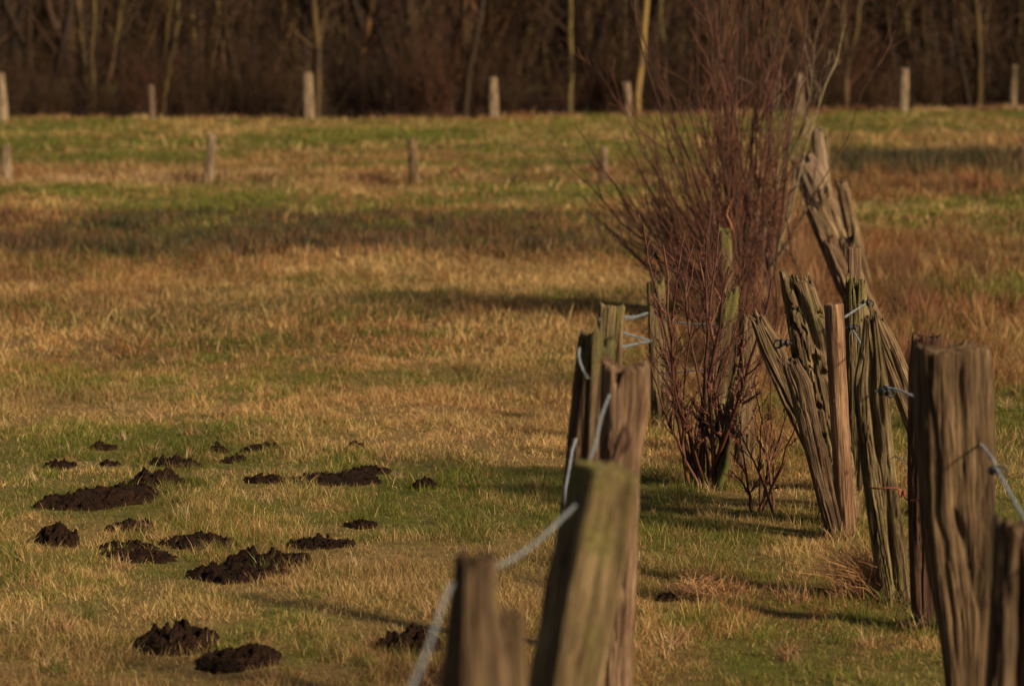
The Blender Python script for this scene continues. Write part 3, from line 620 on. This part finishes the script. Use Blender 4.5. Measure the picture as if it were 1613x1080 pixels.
for k, (tx, ty, by, bx, wp, lab) in enumerate(FAR):
    g = ground(bx, by); zc = g.y*math.cos(TH)+H*math.sin(TH); s = F/zc
    post('fence_post', lab, g, at(tx, ty, zc), [(0, wp/2/s, 0), (.6, wp/2/s, 0), (1, wp*.42/s, 0)], W_PALE if k in (0, 2, 3, 6, 7) else W_FAR, seed=50+k, jag=.06, groove=.10, nth=28, nz=36, group='fence posts along the edge of the wood')

# ------------------------------------------------------------------ cords, wires, insulators
def spline(P, n):
    P = np.array(P, float); k = len(P); out = []
    Q = np.vstack([2*P[0]-P[1], P, 2*P[-1]-P[-2]])
    for i in range(k-1):
        a, b, c, d = Q[i:i+4]; t = np.linspace(0, 1, n, endpoint=False)[:, None]
        out.append(.5*((2*b)+(-a+c)*t+(2*a-5*b+4*c-d)*t**2+(-a+3*b-3*c+d)*t**3))
    return np.vstack(out+[P[-1:]])
def cord(name, label, pix, r=.0022, mat=None, fuzz=True, seed=0, cat='wire', group='pale electric fence cords'):
    P = [np.array(at(*p)) for p in pix]; C = spline(P, 10)
    seg = np.r_[0, np.cumsum(np.linalg.norm(np.diff(C, axis=0), axis=1))]; n = int(max(30, seg[-1]/.004)); n = min(n, 1500)
    s = np.linspace(0, seg[-1], n); C = np.stack([np.interp(s, seg, C[:, i]) for i in range(3)], -1)
    o = C[0].copy(); tb = Tubes(); u, v = frame(C[-1]-C[0]); rg = np.random.default_rng(seed)
    if fuzz:
        for ph in (0, 2.09, 4.19):
            a = s/.022*2*math.pi+ph; tb.add(C-o+(np.cos(a)[:, None]*u+np.sin(a)[:, None]*v)*r*.6, r*.62, 6)
        for _ in range(min(2500, int(seg[-1]/.0016))):
            i = rg.integers(n); dv = rg.normal(0, 1, 3); dv /= np.linalg.norm(dv); tb.add(np.array([C[i]-o, C[i]-o+dv*r*rg.uniform(1.3, 3.6)]), np.array([.0008, .0003]), 3)
    else: tb.add(C-o, r, 6)
    ob = link(name, tb.mesh(name, mat or M_CORD), loc=Vector(o)); return tag(ob, label, cat, group)
cord('polywire', 'nearest blurred cord running from the bottom edge behind the nearest stump to the mossy post', [(590, 1200, 3.8), (650, 1078, 4.2), (678, 1010, 4.42), (702, 940, 4.65), (722, 912, 4.82), (760, 899, 4.95), (800, 884, 5.05), (850, 850, 5.3), (906, 796, 5.68)], .0021, seed=1)
cord('polywire', 'cord climbing from the mossy post along the left side of the knotted post', [(914, 790, 6.1), (928, 728, 6.6), (938, 700, 6.9), (948, 655, 7.2), (960, 622, 7.42)], .0021, seed=2)
cord('polywire', 'short cord hanging down the left edge of the dark cracked post', [(889, 800, 7.9), (890, 775, 8.0), (897, 735, 8.1), (902, 708, 8.18), (908, 690, 8.3)], .0028, seed=3)
cord('polywire', 'short cord curling round the head of the dark cracked post', [(926, 596, 8.15), (918, 582, 8.12), (912, 562, 8.15), (913, 548, 8.25)], .0028, seed=4)
cord('polywire', 'sagging cord from the head of the small square post to the slim mossy post', [(944, 503, 9.3), (960, 514, 10.2), (985, 525, 11.6), (1008, 532, 13.2), (1026, 537, 14.7)], .0028, seed=5)
cord('polywire', 'lower cord rising from behind the forked post to the slim mossy post', [(950, 556, 8.6), (970, 549, 9.8), (995, 543, 12), (1026, 537, 14.7)], .0028, seed=6)
cord('polywire', 'upper cord between the small square post and the slim mossy post', [(982, 500, 9.4), (1000, 499, 12), (1020, 493, 14.75)], .0028, seed=7)
cord('polywire', 'cord passing through the red stemmed shrub', [(1046, 503, 14.8), (1070, 508, 14.6), (1110, 511, 14.3), (1148, 509, 14.0)], .0028, seed=8)
cord('polywire', 'lower cord inside the red stemmed shrub', [(1046, 588, 14.8), (1070, 586, 14.6), (1110, 582, 14.3), (1140, 580, 14.0)], .0028, seed=9)
cord('polywire', 'cord running from behind the peeled pole past the widest post to the right edge', [(1340, 515, 12.2), (1352, 534, 11.8), (1368, 566, 11.2), (1384, 592, 10.6), (1398, 610, 10.15), (1428, 619, 9.3), (1500, 660, 8.5), (1556, 712, 7.75), (1572, 742, 7.5), (1590, 775, 7.1), (1615, 818, 6.7), (1660, 900, 6.0)], .0026, seed=10)
cord('polywire', 'short cord from the peeled pole up to the far insulator', [(1330, 500, 11.7), (1348, 488, 12.2), (1366, 477, 12.55)], .0026, seed=11)
cord('barbed_wire', 'rusty wire wrapped round the twisted split post', [(1370, 768, 10.18), (1385, 769, 10.14), (1400, 768, 10.13), (1414, 770, 10.13), (1419, 782, 10.12), (1424, 772, 10.14), (1428, 786, 10.0), (1462, 787, 9.2)], .0036, M_RUST, False, 12, 'wire', None)
cord('wire_tie', 'thin grey wire poking out of the right side of the twisted split post', [(1404, 722, 10.2), (1412, 719, 10.15), (1430, 732, 10.1)], .002, M_STEEL, False, 13, 'wire', None)
for k in range(3): pass
def insulator(px, py, zc, label, sc=1.0, rz=0.):
    p = at(px, py, zc); root = empty('insulator', p, rz); tag(root, label, 'insulator', 'black fence insulators')
    def lathe(prof, ax):
        V = []; n = 20
        for (a, r) in prof:
            for k in range(n):
                q = k*2*math.pi/n; c = [r*math.cos(q), r*math.sin(q)]; v = [0, 0, 0]; v[ax] = a; oth = [i for i in range(3) if i != ax]; v[oth[0]] = c[0]; v[oth[1]] = c[1]; V.append(v)
        m = len(prof); i = np.arange(m-1)[:, None]*n; j = np.arange(n); j2 = (j+1) % n
        return np.array(V)*sc, np.stack([i+j, i+n+j, i+n+j2, i+j2], -1).reshape(-1, 4)
    V, Q = lathe([(-.020, .001), (-.020, .010), (-.012, .016), (-.008, .016), (-.006, .009), (.004, .009), (.006, .017), (.011, .017), (.017, .010), (.018, .001)], 0)
    link('body', mesh_np('insulator_body', V, [Q], M_BLACK), root)
    V2 = []; n = 28; m = 8
    for a in range(n):
        for b in range(m):
            A = a*2*math.pi/n; Bq = b*2*math.pi/m; R = .015+.0042*math.cos(Bq); V2.append((.024+R*math.cos(A)*.9, .0042*math.sin(Bq), R*math.sin(A)-.004))
    i = np.arange(n)[:, None]; j = np.arange(m)[None]; Q2 = np.stack([i*m+j, ((i+1) % n)*m+j, ((i+1) % n)*m+(j+1) % m, i*m+(j+1) % m], -1).reshape(-1, 4)
    link('ring', mesh_np('insulator_ring', np.array(V2)*sc, [Q2], M_BLACK), root)
    tb = Tubes(); tb.add(np.array([[-.03, .01, 0], [-.018, 0, 0]])*sc, .0032*sc, 8); link('screw', tb.mesh('insulator_screw', M_STEEL), root)
insulator(1235, 540, 11.65, 'black insulator on the left side of the hollow rotten post', 1.0, math.pi)
insulator(1342, 516, 12.1, 'black insulator right beside the peeled pole', .9, .2)
insulator(1364, 477, 12.5, 'black insulator on the splintered upright post, highest of them', .85, .1)
insulator(1393, 616, 10.15, 'black insulator left of the widest post, above the rusty wire', 1.0, .3)
insulator(1568, 741, 7.55, 'blurred black insulator on the right edge of the widest post', .8, .2)

fp = []
rg = np.random.default_rng(88)
for (x_, y_, w_) in FEET:
    for k in range(7):
        a_ = rg.uniform(0, 6.28); fp.append((x_+math.cos(a_)*(w_+.02), y_+math.sin(a_)*(w_+.02), rg.uniform(.5, 1.1)))
tussocks('tuft_grass', 'longer grass growing round the feet of the fence posts', fp, 26, .10, .0035, ST+[(.12, .13, .03), (.10, .12, .025), (.2, .11, .05)], .035, .6, 14, 'grass')
# ------------------------------------------------------------------ dry grass tuft at the twisted post
rg = np.random.default_rng(5); tb = Tubes(); b0 = ground(1392, 938); n = 800
for k in range(n):
    p = np.array([rg.normal(0, .055)-.03, rg.normal(0, .04)-.05, 0.]); L = rg.uniform(.08, .27); a = rg.normal(math.pi, .9); ln = rg.uniform(.05, .95)
    d1 = np.array([math.cos(a)*math.sin(ln), math.sin(a)*math.sin(ln)*.6, math.cos(ln)]); m_ = p+d1*L*.55; d2 = d1+np.array([math.cos(a)*.5, 0, -.45])
    tb.add(np.array([p, m_, m_+d2*L*.45]), np.array([.0011, .0009, .0003]), 3, np.array([1.5, 1.35, 1.2])*rg.uniform(.45, 1.4))
M_DRY = mat_bark('dry grass stems', (.36, .215, .11), (.3, .18, .08), .0, 40)
tag(link('grass_tuft', tb.mesh('grass_tuft', M_DRY), loc=b0), 'tuft of long dry brown grass leaning left at the foot of the twisted split post', 'grass tuft')
tb = Tubes(); b0 = ground(1100, 935)
for k in range(200):
    p = np.array([rg.normal(0, .05), rg.normal(0, .03), 0.]); L = rg.uniform(.05, .13); a = rg.uniform(0, 6.28); ln = rg.uniform(.5, 1.4)
    d1 = np.array([math.cos(a)*math.sin(ln), math.sin(a)*math.sin(ln), math.cos(ln)]); m_ = p+d1*L*.6
    tb.add(np.array([p, m_, m_+(d1+np.array([0, 0, -.6]))*L*.4]), np.array([.0014, .0012, .0004]), 3, np.array([1.3, 1.2, 1.1])*rg.uniform(.6, 1.3))
tag(link('grass_tuft', tb.mesh('grass_tuft', M_DRY), loc=b0), 'small flattened tuft of pale straw in the green strip between the fences', 'grass tuft')

# ------------------------------------------------------------------ shrubs
def branch(p, d, L, r0, r1, n, wander, rg, up=.0):
    pts = [np.array(p, float)]; d = np.array(d, float); d /= np.linalg.norm(d)
    for i in range(n):
        d = d+rg.normal(0, wander, 3)+np.array([0, 0, up]); d /= np.linalg.norm(d); pts.append(pts[-1]+d*L/n)
    return np.array(pts), np.linspace(r0, r1, n+1), d
def side(d, ang, rg):
    u, v = frame(d); a = rg.uniform(0, 2*math.pi); w_ = math.cos(a)*u+math.sin(a)*v
    d = d/np.linalg.norm(d); return d*math.cos(ang)+w_*math.sin(ang)
def stem_to(tb, p, q, r0, rg, curve=.06, sides=6, n=9, col=None, r1=.25):
    p, q = np.array(p, float), np.array(q, float); L = np.linalg.norm(q-p); mid = (p+q)/2+np.array([rg.normal(0, curve), rg.normal(0, curve), -abs(rg.normal(0, curve*.5))*0])*L
    t = np.linspace(0, 1, n)[:, None]; pts = (1-t)**2*p+2*t*(1-t)*mid+t*t*q
    pts[1:-1] += rg.normal(0, .006*L, (n-2, 3)); rad = r0*(1-(1-r1)*t[:, 0]); tb.add(pts, rad, sides, np.ones(3)*(1 if col is None else col)*np.array([1, rg.uniform(.9, 1.25), rg.uniform(.85, 1.2)])); return pts, rad
def twigs(tb, pts, rad, n, L, rg, ang=.6, t0=.3, level=1, up=.06, thin=.45, buds=False, minr=.0009, col=(1, 1, 1)):
    k = len(pts)
    for _ in range(n):
        t = rg.uniform(t0, 1)*(k-1.001); i = int(t); f = t-i; p = pts[i]*(1-f)+pts[i+1]*f; d = pts[i+1]-pts[i]
        l = L*rg.uniform(.35, 1.2)*(1-.45*t/k); r = max(minr, rad[i]*thin)
        c = np.array(col)*rg.uniform(.5, 1.7)*np.array([1, rg.uniform(.9, 1.2), rg.uniform(.85, 1.2)])
        bp, br, _ = branch(p, side(d, ang*rg.uniform(.6, 1.3), rg), l, r, max(minr*.7, r*.4), 5, .10, rg, up)
        tb.add(bp, br, 5 if r > .002 else 4, c)
        if buds:
            for m in range(2, len(bp)): tb.add(np.array([bp[m]-[0, 0, .002], bp[m]+rg.normal(0, .002, 3)+[0, 0, .004]]), np.array([r*1.5, .0005]), 4, c)
        if level > 1: twigs(tb, bp, br, rg.integers(2, 5), l*.55, rg, ang, .25, level-1, up, .6, buds, minr, col)
# front red-stemmed shrub
def shrub(label, base, targets, r0, stem_r, seed, ntw, Ltw, level, matS, matT, group=None, minr=.0009, buds=True, ang=.55, t0=.35, curve=.07, spread=.03, n=9):
    rg = np.random.default_rng(seed); root = empty('shrub', base); tag(root, label, 'shrub', group); B = np.array(base)
    ts, tt = Tubes(), Tubes()
    for (px, py, zc) in targets:
        q = np.array(at(px, py, zc))-B; p = np.array([rg.normal(0, spread), rg.normal(0, spread), -.02])
        pts, rad = stem_to(ts, p, q, r0*rg.uniform(.6, 1.2), rg, curve, 6, n, r1=stem_r, col=np.ones(3)*rg.uniform(.7, 1.3))
        twigs(tt, pts, rad, ntw, Ltw, rg, ang, t0, level, .05, .55, buds, minr)
    link('stems', ts.mesh('shrub_stems', matS), root); link('twigs', tt.mesh('shrub_twigs', matT), root); return root
g = ground(1106, 765); zc = g.y
shrub('slender shrub with shiny red brown stems fanning up beside the mossy posts', g,
      [(1013, 352, zc), (1030, 450, zc+.3), (1044, 385, zc-.2), (1066, 410, zc+.1), (1078, 362, zc-.1), (1100, 400, zc+.2), (1112, 385, zc-.2), (1133, 352, zc), (1148, 420, zc-.3), (1165, 500, zc+.2),
       (1024, 560, zc-.3), (1045, 540, zc+.2), (1092, 500, zc-.3), (1182, 470, zc-.2), (1216, 440, zc-.4), (1130, 520, zc+.3), (1062, 600, zc-.3)], .0100, .40, 11, 10, .22, 2, B_RED, B_RED)
g2 = ground(1128, 768)
shrub('thick mossy stump like stems sprouting red shoots, right in the slender shrub', g2, [(1126, 640, zc), (1150, 610, zc-.05), (1162, 560, zc), (1108, 660, zc+.05), (1176, 590, zc-.1)], .019, .45, 12, 7, .24, 2, B_MOSS, B_RED, spread=.02)
g3 = ground(1196, 806); z3 = g3.y
shrub('small low shrub with forked dark twigs in front of the slanting plank prop', g3, [(1138, 640, z3), (1165, 690, z3-.1), (1150, 740, z3-.05), (1188, 600, z3+.1), (1200, 660, z3-.1), (1215, 590, z3), (1240, 650, z3+.1), (1262, 640, z3-.15), (1232, 730, z3-.1)], .006, .3, 13, 7, .13, 2, B_RED, B_RED)
gm_ = ground(1150, 628); zm_ = gm_.y; rg = np.random.default_rng(19)
shrub('middle shrub of thin upright red twigs between the slender shrub and the tall one', gm_, [(rg.uniform(1035, 1235), rg.uniform(215, 480), zm_+rg.normal(0, .3)) for _ in range(24)],
      .0085, .3, 18, 9, .34, 2, B_DUSK, B_PLUM, minr=.0012, buds=False, ang=.45, t0=.25, spread=.10, n=10)
# tall shrub behind
g4 = ground(1165, 505); z4 = g4.y; rg = np.random.default_rng(3)
tg = [(1160+rg.normal(0, 80), rg.uniform(-160, 190), z4+rg.normal(0, .4)) for _ in range(42)]
tg += [(rg.uniform(1000, 1245), rg.uniform(120, 420), z4+rg.normal(0, .4)) for _ in range(36)]
shrub('tall dense dark red shrub rising out of the top of the photo', g4, tg, .0105, .25, 14, 9, .5, 2, B_DUSK, B_PLUM, minr=.0016, buds=False, ang=.42, t0=.2, spread=.14, n=10)
g5 = ground(1112, 490); z5 = g5.y
tg = [(905, 195, z5-.4), (880, 240, z5), (925, 330, z5+.3), (960, 270, z5-.2), (985, 220, z5+.2), (1000, 150, z5), (985, 320, z5-.3), (1030, 190, z5+.2), (1045, 120, z5), (1060, 210, z5-.3), (1010, 260, z5), (1040, 300, z5-.2), (1075, 250, z5+.2), (1090, 160, z5), (965, 370, z5), (1000, 400, z5+.3)]
tg += [(rg.uniform(960, 1150), rg.uniform(160, 380), z5+rg.normal(0, .35)) for _ in range(14)]
shrub('wide shrub with arching dark branches reaching left over the meadow', g5, tg, .013, .22, 15, 9, .45, 2, B_DUSK, B_PLUM, minr=.0014, buds=False, ang=.5, t0=.25, spread=.12, n=10, curve=.10)
g6 = ground(1195, 480); z6 = g6.y
tg = [(1225, 160, z6), (1262, 90, z6), (1330, 40, z6+.2), (1290, 30, z6), (1250, 20, z6-.2), (1288, 150, z6), (1180, 300, z6), (1205, 260, z6), (1235, 300, z6-.3), (1290, 290, z6)]
B_PALE = mat_bark('pale grey twig bark', (.19, .125, .09), (.16, .12, .06), .4, 30)
shrub('thin shrub with pale grey stems at the right side of the tall red shrub', g6, tg, .011, .25, 16, 6, .45, 2, B_PALE, B_PALE, minr=.0016, buds=False, ang=.45, t0=.4, spread=.12, n=10)
# one bright broken stem
rg = np.random.default_rng(9); tb = Tubes(); q = [at(1158, 382, 17.5), at(1150, 350, 17.5), at(1145, 338, 17.5), at(1150, 322, 17.5), at(1156, 310, 17.5)]
pb = depth_pt(1165, 17.5); C = spline([np.array(pb), np.array(at(1162, 450, 17.5))]+[np.array(v) for v in q], 5); tb.add(C-np.array(pb), np.linspace(.009, .003, len(C)), 7, np.repeat(np.where(np.arange(len(C)) > 12, .85, .22), 7)[:, None]*np.ones(3))
tag(link('broken_stem', tb.mesh('broken_stem', mat_bark('bare orange wood', (.33, .15, .075), (.4, .2, .1), 0, 30)), loc=pb), 'bent barkless stem shining orange in the tall red shrub', 'branch')

# ------------------------------------------------------------------ wood behind the meadow
def tree_proto(seed, hgt_, r, lean, matT, matC, low, nb):
    rg = np.random.default_rng(seed); tk, cr = Tubes(), Tubes()
    pts, rad, _ = branch((0, 0, -.1), (lean[0], lean[1], 1), hgt_, r, r*.25, 26, .075, rg, .02); tk.add(pts, rad, 9)
    if seed % 2:                                                     # forked from the foot
        p2, r2, _ = branch((.05, 0, -.1), (-lean[0]*1.5+.2, lean[1], 1), hgt_*.85, r*.75, r*.2, 22, .08, rg, .02); tk.add(p2, r2, 8)
        twigs(cr, p2, r2, nb//2, 2.2, rg, .75, low, 2, .05, .35, minr=.006)
    twigs(cr, pts, rad, nb, 2.4, rg, .8, low, 3, .05, .35, minr=.006)
    return tk.mesh('tree_trunk', matT), cr.mesh('tree_crown', matC)
PR = [tree_proto(200, 9, .11, (.02, 0), B_TREE, B_TWIG, .10, 26), tree_proto(201, 8, .08, (.08, 0), B_TREE, B_TWIG, .06, 26), tree_proto(202, 10, .15, (-.05, 0), B_TREE2, B_TWIG, .12, 28),
      tree_proto(203, 7, .06, (-.12, 0), B_TREE, B_TWIG, .05, 26), tree_proto(204, 8, .07, (.15, .05), B_TREE2, B_TWIG, .05, 26), tree_proto(206, 9, .10, (.0, 0), B_LICH, B_TWIG, .2, 20)]
def tree(loc, pi, sc, rz, label, group, name='bare_tree'):
    root = empty(name, loc, rz); root.scale = (sc, sc, sc)
    if group == 'bare trees deeper in the wood': root.rotation_euler = (random.gauss(0, .12), random.gauss(0, .12), rz)
    tag(root, label, 'tree', group)
    link('trunk', PR[pi][0], root); link('crown', PR[pi][1], root); return root
def gat(px, Y):
    zc = Y*math.cos(TH)+H*math.sin(TH); x = (px-CX)/F*zc; return Vector((x, Y, float(hgt(x, Y))))
G1 = 'bare trees along the front of the wood'
tree(gat(497, 71.5), 0, 1.0, .3, 'mossy olive trunk rising directly behind the thickest pale post', G1)
tree(gat(1004, 73), 5, .95, 2, 'bright yellow lichen covered trunk left of the tall shrub', G1)
tree(gat(896, 73.2), 0, .85, 1.2, 'slim olive trunk between the middle pale post and the yellow trunk', G1)
tree(gat(986, 75), 1, .8, 4, 'thin double trunk just left of the yellow trunk', G1)
tree(gat(1046, 76), 3, 1.0, 3.3, 'thin leaning olive trunk just right of the yellow trunk', G1)
tree(gat(622, 74), 1, .9, .2, 'slender olive trunk between the thickest and the middle pale posts', G1)
tree(gat(730, 72.5), 2, .7, .2, 'crooked black trunk left of the middle pale post', G1)
tree(gat(150, 72), 3, 1.1, 0, 'thin trunk leaning left, between the two leftmost wood edge posts', G1)
tree(gat(78, 73), 2, .8, 1, 'dark thick trunk near the left edge of the wood', G1)
tree(gat(384, 73), 1, .85, 2.6, 'dim slender trunk left of the mossy olive trunk', G1)
tree(gat(255, 73.5), 1, 1.0, 5.2, 'forked trunk behind the thin dim post', G1)
tree(gat(1552, 81), 3, .9, 2.9, 'pale slim leaning trunk left of the narrow tilted post', G1)
tree(gat(1490, 80), 2, .8, 2, 'dark trunk right of the pale straight post', G1)
tree(gat(1330, 77), 1, .9, 1, 'forked trunk right of the tall shrub', G1)
rg = np.random.default_rng(31)
G2 = 'bare trees deeper in the wood'
for k in range(150):
    Y = rg.uniform(74, 104) if k % 2 else rg.uniform(72.5, 80); px = rg.uniform(-250, 1860); p = gat(px, Y+ (max(0, (px-CX)/F*Y+12)*.25)); tree(p, int(rg.integers(0, 5)), rg.uniform(.7, 1.15), rg.uniform(0, 6.28), 'bare slender tree deep in the dark wood', G2)
# undergrowth
def under_proto(seed, n):
    rg = np.random.default_rng(seed); a, b = Tubes(), Tubes()
    for _ in range(n):
        an = rg.uniform(0, 6.28); ln = rg.uniform(.05, .7); d = np.array([math.cos(an)*math.sin(ln), math.sin(an)*math.sin(ln), math.cos(ln)])
        pts, rad, _ = branch((rg.normal(0, .25), rg.normal(0, .25), -.05), d, rg.uniform(1.6, 3.4), rg.uniform(.010, .022), .006, 7, .08, rg, .03); a.add(pts, rad, 5, np.ones(3)*rg.uniform(.6, 1.5))
        twigs(b, pts, rad, 9, 1.0, rg, .7, .08, 2, .03, .55, minr=.005)
    return a.mesh('bush_stems', B_TWIG), b.mesh('bush_twigs', B_TWIG)
UP = [under_proto(300+i, 22) for i in range(4)]
for k in range(110):
    px = -260+2120*(k+rg.random())/110*1.0; X_ = (px-CX)/F*75; e = float(wood_edge(X_)); Y = e+rg.uniform(1.0, 3.5) if k % 2 else e+rg.uniform(3, 16)
    p = gat(px, Y); root = empty('undergrowth_bush', p, rg.uniform(0, 6.28)); s_ = rg.uniform(.35, .9); root.scale = (s_*1.1, s_*1.1, s_)
    tag(root, 'leafless brown bush in the undergrowth of the wood', 'bush', 'leafless bushes in the undergrowth')
    u = UP[int(rg.integers(0, 4))]; link('stems', u[0], root); link('twigs', u[1], root)
# distant dense wood behind, one mass
tb = Tubes(); rg = np.random.default_rng(41)
for k in range(5200):
    Y = rg.uniform(120, 165); x = rg.uniform(-60, 60); hh = rg.uniform(5, 15); r = rg.uniform(.05, .28) if k % 2 else rg.uniform(.03, .08)
    p, rd, _ = branch((x, Y, -.2), (rg.normal(0, .15), rg.normal(0, .1), 1), hh, r, r*.3, 6, .07, rg, .02); tb.add(p, rd, 5, np.ones(3)*rg.uniform(.5, 1.6))
    for _ in range(5):
        i = rg.integers(0, 6); q, rd2, _ = branch(p[i], side(np.array([0, 0, 1.]), rg.uniform(.4, 1.2), rg), rg.uniform(1.5, 4), .06, .02, 4, .15, rg, .03); tb.add(q, rd2, 4, np.ones(3)*rg.uniform(.5, 1.6))
tag(link('distant_wood', tb.mesh('distant_wood', B_TWIG)), 'dense dark mass of bare trees far behind the wood edge', 'wood', kind='stuff')
